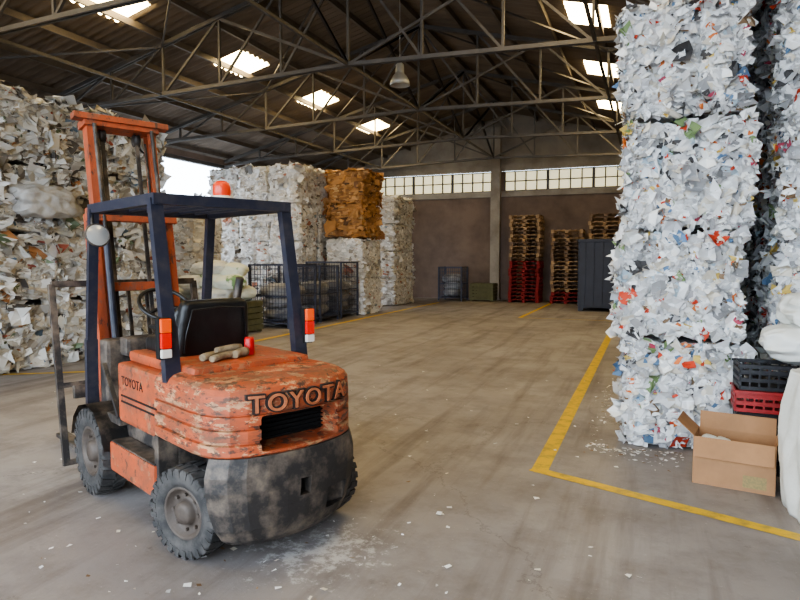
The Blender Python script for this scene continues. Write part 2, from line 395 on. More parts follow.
for wi, (a, bb) in enumerate(wins):
    bm = bmesh.new()
    add_box(bm, (a, YF+0.08, WZ0), (bb, YF+0.1, WZ1-0.2), 0)
    n = int((bb-a)/0.42)
    for i in range(n+1):
        x = a+(bb-a)*i/n; w = 0.05 if i % 4 == 0 else 0.022
        add_box(bm, (x-w, YF+0.02, WZ0), (x+w, YF+0.079, WZ1-0.2), 1)
    for z in (WZ0+.02, (WZ0+WZ1-0.2)/2, WZ1-0.22): add_box(bm, (a, YF+0.03, z-0.02), (bb, YF+0.078, z+0.02), 1)
    bm_obj('window_%d' % (wi+1), bm, [m_glass, m_steel])
DY0, DY1, DZ = 12.4, 19.9, 4.98
bm = bmesh.new(); ze = roofz(XL)
add_box(bm, (XL-0.25, YB, -0.2), (XL, DY0, ze)); add_box(bm, (XL-0.25, DY1, -0.2), (XL, YF, ze)); add_box(bm, (XL-0.25, DY0, DZ), (XL, DY1, ze)); bm_obj('wall_left', bm, m_wall)
bm = bmesh.new()
for (y0, y1, z0, z1) in ((DY0+.005, DY0+.12, 0, DZ-.13), (DY1-.12, DY1-.005, 0, DZ-.13), (DY0+.005, DY1-.005, DZ-.12, DZ-.005)): add_box(bm, (XL-0.22, y0, z0), (XL-0.03, y1, z1))
bm_obj('door_1', bm, m_steel)
bm = bmesh.new(); add_box(bm, (XR, YB, -0.2), (XR+0.25, YF, roofz(XR))); bm_obj('wall_right', bm, m_wall)

sky_y = [20.9, 16.8, 13.0, 9.0, 4.9, 0.9]
xsL = [XL-0.4, -9.85, -9.0, XC, -1.65, -0.85, XR+0.4]
per = 0.2; ny = int((YF+0.4-(YB-0.4))/per*4); ys = np.linspace(YB-0.4, YF+0.4, ny+1)
bm = bmesh.new(); cols = []
for y in ys:
    z = 0.03*math.sin(2*math.pi*y/per)
    cols.append([bm.verts.new((x, y, roofz(x)+0.14+z)) for x in xsL])
for i in range(ny):
    ym = (ys[i]+ys[i+1])/2; ins = any(abs(ym-s) < 0.6 for s in sky_y)
    for j in range(len(xsL)-1):
        f = bm.faces.new((cols[i][j], cols[i+1][j], cols[i+1][j+1], cols[i][j+1]))
        f.material_index = 1 if (ins and j in (1, 4)) else 0; f.smooth = True
bm_obj('ceiling', bm, [m_roof, m_sky])
bm = bmesh.new()
for k in range(-8, 9):
    if k == 0: continue
    x = XC+k*1.07
    add_box(bm, (x-0.03, YB, roofz(x)-0.03), (x+0.03, YF-0.01, roofz(x)+0.10))
add_box(bm, (XC-0.08, YB, ZR-0.05), (XC+0.08, YF-0.01, ZR+0.08))
bm_obj('roof_purlins', bm, m_purlin)
def truss(y):
    bm = bmesh.new(); n = 12; zb = roofz(XL)-0.12
    X = np.linspace(XL+.02, XR-.02, n+1)
    bz = lambda x: zb+0.25*(1-abs(x-XC)/8.75)
    T = [(x, y, roofz(x)-0.08) for x in X]; B = [(x, y, bz(x)) for x in X]
    B[0] = (XL+.02, y, zb-0.12); B[-1] = (XR-.02, y, zb-0.12)
    for i in range(n):
        for dy in (-0.04, 0.04):
            add_bar(bm, (T[i][0], y+dy, T[i][2]), (T[i+1][0], y+dy, T[i+1][2]), 0.04, 0.08)
            add_bar(bm, (B[i][0], y+dy, B[i][2]), (B[i+1][0], y+dy, B[i+1][2]), 0.035, 0.07)
        if i < n/2: add_bar(bm, B[i], T[i+1], 0.045) if i else None
        else: add_bar(bm, T[i], B[i+1], 0.045) if i < n-1 else None
        if 0 < i: add_bar(bm, B[i], T[i], 0.045)
    for s in (-1, 1):
        add_bar(bm, (XC, y, bz(XC)), (XC+s*2.9, y, roofz(XC+2.9)-0.1), 0.05)
    bm_obj('roof_truss', bm, m_steel)
ty = [22.2, 18.3, 14.4, 10.6, 6.8, 2.9, -1.0]
for y in ty: truss(y)
bm = bmesh.new()
for a, b_ in zip(ty[:-1], ty[1:]):
    for x in (XC, -9.7, -0.9):
        zz = roofz(XL)+0.13-0.25*abs(x-XC)/8.75
        add_bar(bm, (x, a, zz), (x, b_, zz), 0.05)
    for s in (-1, 1):
        add_bar(bm, (XC, a, roofz(XL)+0.13), (XC, b_, ZR-0.1), 0.045); add_bar(bm, (XC, b_, roofz(XL)+0.13), (XC, a, ZR-0.1), 0.045)
        add_bar(bm, (XC+s*4.4, a, roofz(XC+4.4)-0.1), (XC+s*0.2, b_, ZR-0.14), 0.035)
        add_bar(bm, (XC+s*4.4, a, roofz(XC+4.4)-0.1), (XC+s*8.6, b_, roofz(XC+8.6)-0.1), 0.035)
bm_obj('roof_bracing', bm, m_steel)
for y in ty:
    for x in (XL+0.13, XR-0.13):
        if 12 < y < 20 and x < 0: continue
        bm = bmesh.new()
        for dx in (-0.09, 0.09): add_box(bm, (x+dx-0.012, y-0.09, 0), (x+dx+0.012, y+0.09, roofz(XL)-0.25))
        add_box(bm, (x-0.078, y-0.008, 0), (x+0.078, y+0.008, roofz(XL)-0.25))
        bm_obj('steel_column', bm, m_steel)
m_alu = mat('spun_aluminium', (186, 186, 184), 0.4, 0.4)
bm = bmesh.new(); Ml = Matrix.Translation((XC+0.15, 12.8, 5.45))
add_lathe(bm, [(0.215, 0), (0.22, 0.0), (0.205, 0.10), (0.15, 0.20), (0.10, 0.25), (0.095, 0.30), (0.09, 0.44), (0.05, 0.48), (0.012, 0.5), (0.012, 1.85)], Ml, 28)
add_lathe(bm, [(0.0, 0.03), (0.19, 0.03), (0.21, 0.0)], Ml, 28)
bm_obj('pendant_lamp', bm, m_alu)

bm = bmesh.new()
def fl(a, b_, w=0.13):
    a = Vector((*a, 0.003)); b_ = Vector((*b_, 0.003)); d = (b_-a).normalized(); s = Vector((-d.y, d.x, 0))*w/2
    vs = [bm.verts.new(p) for p in (a-s, b_-s, b_+s, a+s)]; bm.faces.new(vs)
fl((-0.776, 4.93), (-0.776, 17.6))
fl((-0.84, 4.95), (1.6, 4.05), 0.11)
fl((-3.4, 17.6), (-3.4, 23.5), 0.11); fl((-3.34, 17.6), (-0.845, 17.6), 0.05)
fl((-7.45, 6.95), (-7.45, 22.5), 0.12); fl((-7.42, 7.0), (-11.0, 4.6), 0.1)
bm.normal_update()
for f in bm.faces:
    if f.normal.z < 0: f.normal_flip()
bm.verts.ensure_lookup_table()
for i, v in enumerate(bm.verts): v.co.z += 0.0006*(i//4)
me = bpy.data.meshes.new('floor_marking_lines'); bm.to_mesh(me); bm.free(); me.materials.append(m_yel); obj_from('floor_marking_lines', me)

# ------------------------------------------------------------------ FORKLIFT
m_or = paint_mat('worn_orange_paint', (192, 88, 46), (172, 124, 90), (66, 50, 42), 0.57, grime=0.8, film=(104, 74, 58))
m_or2 = paint_mat('chipped_orange_paint', (190, 90, 50), (204, 162, 120), (62, 50, 44), 0.53, (1, 1, 2.6), grime=0.85, film=(104, 76, 58))
m_orm = paint_mat('mast_orange_paint', (188, 90, 54), (140, 88, 68), (66, 52, 48), 0.56, (1, 1, 0.4), grime=0.65)
m_bk = mat('worn_black_paint', (48, 45, 44), 0.55, c2=(128, 114, 100), var=0.85, vs=6, bump=0.3, bs=14, lo=0.46, hi=0.7)
m_blue = mat('dark_blue_paint', (40, 43, 58), 0.45, c2=(74, 70, 72), var=0.7, vs=8, lo=0.46, hi=0.68)
m_rub = mat('tyre_rubber', (50, 49, 49), 0.85, c2=(96, 92, 88), var=0.6, vs=9, bump=0.2)
m_hub = mat('wheel_hub_steel', (88, 78, 70), 0.6, 0.2, c2=(54, 46, 41), vs=14)
m_seat = mat('black_vinyl', (26, 26, 27), 0.38, c2=(46, 45, 45), var=0.5, vs=8, bump=0.3, bs=9)
m_dark = mat('void_black', (12, 12, 12), 0.9)
m_red = mat('red_lens', (205, 34, 24), 0.25, emit=0.3)
m_amb = mat('amber_lens', (230, 88, 34), 0.25, emit=0.25)
m_whl = mat('clear_lens', (225, 220, 210), 0.25)
m_chr = mat('hydraulic_rod', (160, 160, 160), 0.25, 0.9)
m_mir = mat('mirror_shell', (176, 176, 174), 0.3, 0.2)
m_rag = mat('worn_glove_leather', (150, 134, 108), 0.9, c2=(92, 80, 66), vs=22, lo=0.45, hi=0.6)
fk = bpy.data.objects.new('forklift', None); COL.objects.link(fk)
fk.location = (-2.20, 3.15, 0); fk.rotation_euler = (0, 0, math.radians(156))

HO = [(0.34, 0.50), (0.10, 0.50), (-0.10, 0.50), (-0.22, 0.487), (-0.31, 0.455), (-0.375, 0.40), (-0.42, 0.32), (-0.45, 0.22), (-0.468, 0.11), (-0.475, 0.0)]
def outline(x_front, d=0.0, sx=1.0):
    h = [(x, y) for x, y in HO if x <= x_front]
    pts = h+[(x, -y) for x, y in h[::-1][1:]]
    return [((x-0.05)*(1-d*1.9)*1.0+0.05 if x < x_front-1e-6 else x, y*(1-d*2)) for x, y in pts]
def loft(bm, levels, mi=None):
    rings = []
    for z, pts in levels: rings.append([bm.verts.new((x, y, z)) for x, y in pts])
    n = len(rings[0])
    for k, (A, B) in enumerate(zip(rings[:-1], rings[1:])):
        for i in range(n):
            j = (i+1) % n
            f = bm.faces.new((A[i], A[j], B[j], B[i])); f.material_index = (mi[k] if mi else 0)
    bm.faces.new(rings[0][::-1]); f = bm.faces.new(rings[-1]); f.material_index = mi[-1] if mi else 0
bm = bmesh.new(); lv = []
XFc = 0.34
for z, d in [(0.63, 0.02), (0.65, 0.0), (0.705, 0.0), (0.71, 0.018), (0.725, 0.018), (0.73, 0.0), (0.785, 0.0), (0.79, 0.018), (0.805, 0.018), (0.81, 0.0), (0.862, 0.0), (0.866, 0.014), (0.876, 0.014), (0.88, 0.0), (0.975, 0.005), (1.005, 0.022), (1.025, 0.05), (1.035, 0.09)]:
    lv.append((z, outline(XFc, d)))
loft(bm, lv)
cw = bm_obj('counterweight', bm, m_or2, fk)
bm = bmesh.new(); add_box(bm, (-0.6, -0.27, 0.665), (-0.26, 0.25, 0.86), 0, 0.02); cut = bm_obj('cutter', bm, m_dark)
cut.parent = fk
bm = bmesh.new(); hb = []
for z, d in [(0.13, 0.12), (0.17, 0.065), (0.24, 0.02), (0.34, -0.012), (0.46, -0.034), (0.54, -0.034), (0.60, -0.018), (0.64, -0.004)]:
    pts = [(-0.28, 0.47)]+[(x, y) for x, y in HO if x < -0.285]
    pts = pts+[(x, -y) for x, y in pts[::-1][1:]]
    hb.append((z, [((x if x > -0.285 else (x+0.2)*(1-d*2.2)-0.2-0.0), y*(1-d*2)) for x, y in pts]))
loft(bm, hb)
cb = bm_obj('counterweight_base', bm, m_bk, fk)
bm = bmesh.new(); add_box(bm, (-0.6, -0.34, 0.24), (-0.38, -0.17, 0.37), 0, 0.01); add_box(bm, (-0.7, -0.035, 0.38), (-0.36, 0.035, 0.48)); cut2 = bm_obj('cutter2', bm, m_dark); cut2.parent = fk
bpy.context.view_layer.update()
def boolean(o, c):
    m = o.modifiers.new('b', 'BOOLEAN'); m.operation = 'DIFFERENCE'; m.object = c; m.solver = 'EXACT'
    bpy.context.view_layer.update()
    dg = bpy.context.evaluated_depsgraph_get(); me = bpy.data.meshes.new_from_object(o.evaluated_get(dg))
    o.modifiers.clear(); o.data = me
boolean(cw, cut); boolean(cb, cut2)
for c_ in (cut, cut2): bpy.data.objects.remove(c_, do_unlink=True)
bm = bmesh.new(); add_box(bm, (-0.275, -0.265, 0.67), (-0.262, 0.245, 0.855), 0)
for i in range(7): add_box(bm, (-0.30, -0.262, 0.685+i*0.025), (-0.274, 0.242, 0.691+i*0.025), 0)
bm_obj('radiator_grille', bm, m_dark, fk)
def text_mesh(size, ext, sp=1.0, off=0.0):
    cu = bpy.data.curves.new('t', 'FONT'); cu.body = 'TOYOTA'; cu.size = size; cu.extrude = ext; cu.align_x = 'CENTER'; cu.space_character = sp; cu.offset = off
    to = bpy.data.objects.new('t', cu); COL.objects.link(to); bpy.context.view_layer.update()
    tm = bpy.data.meshes.new_from_object(to.evaluated_get(bpy.context.evaluated_depsgraph_get())); bpy.data.objects.remove(to, do_unlink=True)
    tm.materials.clear(); return tm
HX = sorted([(y, x) for x, y in HO if x < 0]+[(-y, x) for x, y in HO if x < 0])
def rearx(y): return float(np.interp(y, [p[0] for p in HX], [p[1] for p in HX]))
m_let = mat('lettering_face_paint', (196, 118, 78), 0.6, c2=(150, 92, 64), var=0.8, vs=16)
m_let2 = mat('lettering_outline_paint', (48, 38, 34), 0.7)
for nm, ext, off, mm, x_ in (('raised_lettering_outline', 0.010, 0.009, m_let2, 0.0), ('raised_lettering', 0.018, 0.0005, m_let, 0.0)):
    tm = text_mesh(0.132, ext, 1.16, off)
    for v in tm.vertices:
        tx, tyy, tz = v.co; y = -tx*1.08; v.co = (rearx(y)-0.002-tz, y, 0.882+tyy)
    tm.materials.append(mm); obj_from(nm, tm, fk)
bm = bmesh.new()
add_box(bm, (0.345, -0.47, 0.60), (1.02, 0.47, 1.00), 0, 0.03)
add_box(bm, (0.02, -0.40, 1.00), (1.0, 0.40, 1.075), 0, 0.03)
bm_obj('engine_hood', bm, m_or, fk)
bm = bmesh.new()
for z in (0.74, 0.78): add_box(bm, (0.38, 0.466, z), (0.95, 0.474, z+0.012))
for z in (0.74, 0.78): add_box(bm, (0.38, -0.474, z), (0.95, -0.466, z+0.012))
bm_obj('hood_vents', bm, m_dark, fk)
tm = text_mesh(0.085, 0.002)
for v in tm.vertices:
    tx, tyy, tz = v.co; v.co = (0.76-tx, 0.471+tz, 0.86+tyy)
tm.materials.append(m_dark); obj_from('side_lettering', tm, fk)
bm = bmesh.new()
add_box(bm, (0.30, -0.38, 0.2), (1.7, 0.38, 0.60), 1, 0.01)
add_box(bm, (0.33, 0.38, 0.26), (1.06, 0.52, 0.46), 0, 0.02); add_box(bm, (0.33, -0.52, 0.26), (1.06, -0.38, 0.46), 0, 0.02)
add_box(bm, (0.34, 0.39, 0.455), (1.05, 0.51, 0.468), 1, 0.004)
add_box(bm, (0.30, 0.38, 0.24), (0.36, 0.50, 0.64), 1, 0.005); add_box(bm, (0.30, -0.50, 0.24), (0.36, -0.38, 0.64), 1, 0.005)
add_box(bm, (-0.26, -0.2, 0.22), (0.30, 0.2, 0.62), 1)
add_box(bm, (-0.05, -0.30, 0.2), (0.05, 0.30, 0.31), 1, 0.01)
add_box(bm, (1.0, -0.47, 0.56), (1.6, 0.47, 0.62), 1, 0.01)
add_box(bm, (1.42, -0.40, 0.6), (1.58, 0.40, 1.10), 1, 0.03)
add_box(bm, (1.30, -0.30, 0.98), (1.46, 0.30, 1.12), 1, 0.03)
add_bar(bm, (1.02, 0.46, 0.62), (1.3, 0.46, 0.95), 0.03, mi=1)
bm_obj('chassis', bm, [m_or, m_bk], fk)
bm = bmesh.new()
for s in (-1, 1):
    pr = []
    for i in range(9):
        a = math.radians(-15+i*26); pr.append((1.4+0.36*math.cos(a), 0.31+0.35*math.sin(a)))
    for i in range(8):
        (x0, z0), (x1, z1) = pr[i], pr[i+1]
        if z0 < 0.3 or z1 < 0.3: continue
        vs = [bm.verts.new(p) for p in ((x0, s*0.37, z0), (x1, s*0.37, z1), (x1, s*0.56, z1), (x0, s*0.56, z0))]; bm.faces.new(vs)
g = bmesh.ops.solidify(bm, geom=bm.faces[:], thickness=0.012)
bm_obj('front_fenders', bm, m_bk, fk)
def wheel(name, cx, cy, r, w, steer=0.0, outer=1):
    bm = bmesh.new()
    M = Matrix.Translation((cx, cy, r)) @ Matrix.Rotation(steer, 4, 'Z') @ Matrix.Rotation(-math.pi/2*outer, 4, 'X')
    ri = r*0.56; h = w/2
    add_lathe(bm, [(ri, -h*0.8), (r*0.72, -h*0.98), (r*0.90, -h*0.95), (r*0.955, -h*0.8), (r*0.965, 0), (r*0.955, h*0.8), (r*0.90, h*0.95), (r*0.72, h*0.98), (ri, h*0.8), (ri*0.98, h*0.5)], M, 48, 0)
    nl = 26
    for i in range(nl):
        for s in (-1, 1):
            a = 2*math.pi*(i+(0.5 if s > 0 else 0))/nl
            R = M @ Matrix.Rotation(a, 4, 'Z')
            z0, z1 = (0.004, h*0.96) if s > 0 else (-h*0.96, -0.004)
            vs = add_box(bm, (r*0.93, -r*0.075, z0), (r*1.0, r*0.075, z1), 0)
            for v in vs:
                v.co.y += (abs(v.co.z)/h)*r*0.07
                if abs(v.co.z) > h*0.9 and v.co.x > r*0.97: v.co.x = r*0.972
                v.co = R @ v.co
            vs = add_box(bm, (r*0.78, -r*0.055, (h*0.93 if s > 0 else -h*1.0)), (r*0.965, r*0.055, (h*1.0 if s > 0 else -h*0.93)), 0)
            for v in vs: v.co.y += r*0.07; v.co = R @ v.co
    add_lathe(bm, [(ri*1.04, h*0.78), (ri*0.98, h*0.86), (ri*0.90, h*0.80), (ri*0.84, h*0.45), (ri*0.55, h*0.35), (ri*0.45, h*0.5), (ri*0.42, h*0.85), (ri*0.2, h*0.92), (0, h*0.92)], M, 40, 1)
    add_lathe(bm, [(ri*1.0, -h*0.7), (ri*0.6, -h*0.6), (0, -h*0.6)], M, 30, 1)
    for i in range(8):
        a = 2*math.pi*i/8; R = M @ Matrix.Rotation(a, 4, 'Z') @ Matrix.Translation((ri*0.68, 0, h*0.38))
        add_lathe(bm, [(0.011, 0), (0.011, 0.02), (0, 0.02)], R, 6, 1, False)
    bm_obj(name, bm, [m_rub, m_hub], fk)
ST = math.radians(16)
wheel('wheel_rear_l', 0.02, 0.43, 0.265, 0.17, ST, 1); wheel('wheel_rear_r', 0.0, -0.45, 0.265, 0.17, ST, -1)
wheel('wheel_front_l', 1.4, 0.465, 0.315, 0.18, 0, 1); wheel('wheel_front_r', 1.4, -0.465, 0.315, 0.18, 0, -1)
bm = bmesh.new(); GZ = 2.05
for s in (-1, 1):
    add_bar(bm, (0.20, s*0.45, 0.98), (0.24, s*0.45, 1.30), 0.06, 0.09); add_bar(bm, (0.24, s*0.45, 1.28), (0.38, s*0.45, GZ), 0.055, 0.075)
    add_bar(bm, (1.60, s*0.45, 0.6), (1.58, s*0.45, 1.1), 0.05, 0.08); add_bar(bm, (1.58, s*0.45, 1.08), (1.44, s*0.45, GZ), 0.05, 0.065)
    add_bar(bm, (0.33, s*0.45, GZ), (1.48, s*0.45, GZ), 0.055, 0.065)
add_bar(bm, (0.36, -0.47, GZ), (0.36, 0.47, GZ), 0.055, 0.065); add_bar(bm, (1.46, -0.47, GZ), (1.46, 0.47, GZ), 0.055, 0.065)
for i in range(6):
    y = -0.32+i*0.128; add_bar(bm, (0.36, y, GZ+0.01), (1.46, y, GZ+0.01), 0.022, 0.04)
bm_obj('overhead_guard', bm, m_blue, fk)
bm = bmesh.new()
for s in (-1, 1):
    y = s*0.50; x = 0.17
    add_box(bm, (x, y-0.034, 1.12), (x+0.05, y+0.034, 1.36), 3, 0.006)
    add_box(bm, (x-0.03, y-0.03, 1.275), (x, y+0.03, 1.355), 1, 0.006); add_box(bm, (x-0.03, y-0.03, 1.185), (x, y+0.03, 1.272), 0, 0.006); add_box(bm, (x-0.03, y-0.03, 1.13), (x, y+0.03, 1.18), 2, 0.006)
bm_obj('tail_lamps', bm, [m_red, m_amb, m_whl, m_dark], fk)
bm = bmesh.new(); Mb = Matrix.Translation((0.50, -0.05, GZ+0.03))
add_lathe(bm, [(0, 0), (0.068, 0), (0.068, 0.025), (0.055, 0.03)], Mb, 24, 1); add_lathe(bm, [(0.055, 0.03), (0.058, 0.045), (0.058, 0.085), (0.05, 0.112), (0.03, 0.126), (0, 0.13)], Mb, 24, 0)
add_box(bm, (0.43, -0.14, GZ+0.025), (0.57, 0.07, GZ+0.045), 1); add_bar(bm, (0.5, -0.11, GZ+0.04), (0.5, -0.11, GZ+0.10), 0.03, mi=1)
bm_obj('warning_beacon', bm, [mat('beacon_lens', (214, 66, 36), 0.3, emit=0.3), m_whl], fk)
bm = bmesh.new()
add_box(bm, (0.52, -0.21, 1.05), (1.0, 0.29, 1.17), 0, 0.045, seg=4)
Ms = Matrix.Translation((0.53, 0.04, 1.06)) @ Matrix.Rotation(math.radians(-10), 4, 'Y')
vs = add_box(bm, (-0.055, -0.265, 0.0), (0.05, 0.265, 0.38), 0, 0.052, seg=5)
for v in vs:
    k = v.co.z/0.38; v.co.y *= 1.0-0.16*k*k; v.co.x += -0.02*math.cos(v.co.y/0.265*1.4); v.co = Ms @ v.co
for s in (-1, 1):
    add_tube(bm, [Ms @ Vector((0.02, s*0.24, 0.03)), Ms @ Vector((0.03, s*0.245, 0.15)), Ms @ Vector((0.03, s*0.225, 0.28)), Ms @ Vector((0.01, s*0.18, 0.36))], [0.03, 0.04, 0.036, 0.02], 0, 12)
add_tube(bm, [Ms @ Vector((-0.073, -0.215, 0.05)), Ms @ Vector((-0.078, -0.21, 0.18)), Ms @ Vector((-0.075, -0.18, 0.33)), Ms @ Vector((-0.085, 0, 0.345)), Ms @ Vector((-0.075, 0.18, 0.33)), Ms @ Vector((-0.078, 0.21, 0.18)), Ms @ Vector((-0.073, 0.215, 0.05))], 0.007, 0, 8)
for s in (-1, 1): add_tube(bm, [(0.55, .04+s*0.285, 1.1), (0.56, .04+s*0.29, 1.22), (0.62, .04+s*0.29, 1.25), (0.78, .04+s*0.29, 1.25)], 0.014, 0)
bm_obj('seat', bm, m_seat, fk, smooth=True)
bm = bmesh.new()
add_bar(bm, (1.42, 0.05, 0.95), (1.18, 0.05, 1.30), 0.05, sides=8)
Mw = Matrix.Translation((1.15, 0.07, 1.36)) @ Matrix.Rotation(math.radians(-36), 4, 'Y')
add_tube(bm, [(0.18*math.cos(2*math.pi*i/28), 0.18*math.sin(2*math.pi*i/28), 0) for i in range(28)], 0.015, 0, 8, True, Mw)
for a in (0, 2.1, 4.2): add_bar(bm, (0, 0, -0.01), (0.17*math.cos(a), 0.17*math.sin(a), 0), 0.02, M=Mw)
add_bar(bm, (0, 0, -0.09), (0, 0, 0.0), 0.05, M=Mw, sides=8)
for k in range(3):
    y = -0.16-k*0.06; add_tube(bm, [(1.36, y, 1.05), (1.30, y, 1.2), (1.27, y, 1.32)], 0.008)
    bmesh.ops.create_uvsphere(bm, u_segments=10, v_segments=8, radius=0.022, matrix=Matrix.Translation((1.27, y, 1.33)))
bm_obj('steering_wheel_and_levers', bm, m_seat, fk, smooth=True)
MT = Matrix.Translation((1.68, 0, 0.3)) @ Matrix.Rotation(math.radians(9.5), 4, 'Y')
def chan(bm, y0, s, z0, z1, w, d, mi, x0=0.0):
    t = 0.014
    add_box(bm, (x0-d/2, min(y0, y0+s*t), z0), (x0+d/2, max(y0, y0+s*t), z1), mi, M=MT)
    add_box(bm, (x0-d/2, min(y0, y0-s*w), z0), (x0-d/2+t, max(y0, y0-s*w), z1), mi, M=MT)
    add_box(bm, (x0+d/2-t, min(y0, y0-s*w), z0), (x0+d/2, max(y0, y0-s*w), z1), mi, M=MT)
bm = bmesh.new()
for s in (-1, 1):
    chan(bm, s*0.32, s, -0.15, 1.78, 0.055, 0.13, 0)
    chan(bm, s*0.262, s, -0.10, 2.56, 0.05, 0.105, 0, 0.03)
add_box(bm, (-0.10, -0.36, 1.70), (-0.06, 0.36, 1.80), 0, 0.006, M=MT)
add_box(bm, (-0.05, -0.30, 2.49), (0.12, 0.30, 2.55), 0, 0.006, M=MT); add_box(bm, (-0.07, -0.38, 2.53), (0.02, 0.38, 2.58), 0, 0.006, M=MT)
add_box(bm, (-0.10, -0.34, 0.55), (-0.06, 0.34, 0.65), 0, 0.006, M=MT); add_box(bm, (-0.10, -0.34, -0.10), (-0.06, 0.34, 0.05), 0, 0.006, M=MT)
add_box(bm, (-0.02, -0.26, 1.15), (0.02, 0.26, 1.22), 0, 0.006, M=MT)
bm_obj('mast_rails', bm, m_orm, fk)
bm = bmesh.new()
for s in (-1, 1):
    add_bar(bm, (-0.10, s*0.23, -0.1), (-0.10, s*0.23, 1.55), 0.055, mi=0, sides=12, M=MT)
    add_bar(bm, (-0.10, s*0.23, 1.5), (-0.06, s*0.23, 2.5), 0.03, mi=2, sides=10, M=MT)
    add_bar(bm, (0.05, s*0.14, 0.2), (0.05, s*0.14, 2.45), 0.018, 0.03, mi=2, M=MT)
    add_tube(bm, [(0.0, s*0.19, 0.4), (-0.03, s*0.19, 1.2), (0.0, s*0.19, 2.4)], 0.011, 2, 6, False, MT)
    add_bar(bm, (1.3, s*0.25, 0.5), (1.72, s*0.25, 0.75), 0.06, mi=0, sides=10)
    Mp = MT @ Matrix.Translation((0.06, s*0.14, 2.44)) @ Matrix.Rotation(math.pi/2, 4, 'X')
    add_lathe(bm, [(0, -0.02), (0.055, -0.02), (0.045, 0), (0.055, 0.02), (0, 0.02)], Mp, 18, 2)
bm_obj('mast_hydraulics', bm, [m_blue, m_chr, m_bk], fk)
bm = bmesh.new()
for z in (0.0, 0.36): add_box(bm, (0.10, -0.50, z-0.02), (0.15, 0.50, z+0.08), 0, 0.005, M=MT)
for y in (-0.2, 0.2): add_box(bm, (0.05, y-0.02, -0.02), (0.10, y+0.02, 0.45), 0, 0, M=MT)
xb_ = 0.17
fr = [(xb_, 0.58, -0.16), (xb_, 0.58, 1.24), (xb_, -0.58, 1.24), (xb_, -0.58, -0.16)]
for a, c_ in zip(fr[:-1], fr[1:]): add_bar(bm, a, c_, 0.045, M=MT)
add_bar(bm, (xb_, -0.58, 0.45), (xb_, 0.58, 0.45), 0.04, M=MT)
add_bar(bm, (xb_, -0.58, -0.14), (xb_, 0.58, -0.14), 0.04, M=MT)
for i in range(1, 6): y = -0.3+0.6*(i-1)/4; add_bar(bm, (xb_, y, 0.45), (xb_, y, 1.24), 0.025, M=MT)
for y in (-0.3, 0.3):
    add_box(bm, (0.16, y-0.05, -0.2), (0.20, y+0.05, 0.42), 0, 0.004, M=MT)
    add_box(bm, (1.82, y-0.05, 0.055), (2.95, y+0.05, 0.09), 0, 0.004)
bm_obj('fork_carriage', bm, m_bk, fk)
bm = bmesh.new(); Mm = Matrix.Translation((1.34, 0.46, 1.86)) @ Matrix.Rotation(math.radians(-75), 4, 'Y')
add_lathe(bm, [(0, 0.0), (0.075, 0.005), (0.08, 0.0), (0.072, -0.02), (0.03, -0.035), (0, -0.035)], Mm, 24)
add_lathe(bm, [(0.074, 0.004), (0.082, 0.012), (0.086, 0.0), (0.078, -0.012)], Mm, 24, 1)
add_tube(bm, [(1.36, 0.46, 1.86), (1.42, 0.47, 1.95), (1.43, 0.46, 2.02)], 0.01, 1)
bm_obj('round_mirror', bm, [m_mir, m_bk], fk)
bm = bmesh.new()
for (a, bq, r0, r1) in (((0.12, 0.24, 1.098), (0.22, 0.02, 1.098), 0.019, 0.022), ((0.20, 0.26, 1.10), (0.30, 0.06, 1.10), 0.022, 0.018), ((0.17, 0.06, 1.10), (0.22, -0.05, 1.105), 0.024, 0.028), ((0.22, 0.16, 1.132), (0.23, -0.02, 1.135), 0.017, 0.021)):
    a = Vector(a); bq = Vector(bq); m_ = (a+bq)/2+Vector((0.01, 0.004, 0.004)); add_tube(bm, [a, a.lerp(m_, .5), m_, m_.lerp(bq, .5), bq], [r0, r0*1.08, (r0+r1)/2*0.95, r1*1.1, r1], 0, 10)
bm_obj('work_gloves', bm, m_rag, fk)
bm = bmesh.new(); add_lathe(bm, [(0, 0), (0.03, 0), (0.033, 0.01), (0.033, 0.10), (0.027, 0.115), (0, 0.115)], Matrix.Translation((0.25, -0.09, 1.075)), 20)
bm_obj('drink_can', bm, mat('can_red', (190, 30, 28), 0.35), fk)
bm = bmesh.new(); add_tube(bm, [(0.95, -0.35, 0.95), (0.95, -0.40, 1.4), (0.90, -0.40, 1.55)], 0.03, 0, 10); bm_obj('exhaust_pipe', bm, m_bk, fk)

# ------------------------------------------------------------------ sacks
def sack(bm, c_, sz, seed, mi=0, rot=0.0, tilt=0.0, n=26, wr=0.05, ex=2.6):
    if n not in CG: CG[n] = cube_grid(n)
    U, F = CG[n]
    L = (np.abs(U)**ex).sum(1)**(1/ex); P = U/L[:, None]
    w1 = wob(P*0.10+seed); w2 = wob(P*0.33+seed*1.7); w3 = -np.abs(wob(P*0.55+seed*2.3))
    d = 1+wr*1.6*w1+wr*1.0*w2+wr*1.3*w3
    d = d*(1-0.10*np.clip(np.abs(P[:, 0])-0.5, 0, 1))
    Q = P*d[:, None]*np.array(sz)/2
    M = Matrix.Translation(c_) @ Matrix.Rotation(rot, 4, 'Z') @ Matrix.Rotation(tilt, 4, 'X')
    vs = [bm.verts.new(M @ Vector(q)) for q in Q]
    for f in F:
        try: ff = bm.faces.new([vs[i] for i in f]); ff.material_index = mi; ff.smooth = True
        except ValueError: pass
    bmesh.ops.remove_doubles(bm, verts=vs, dist=0.0005)

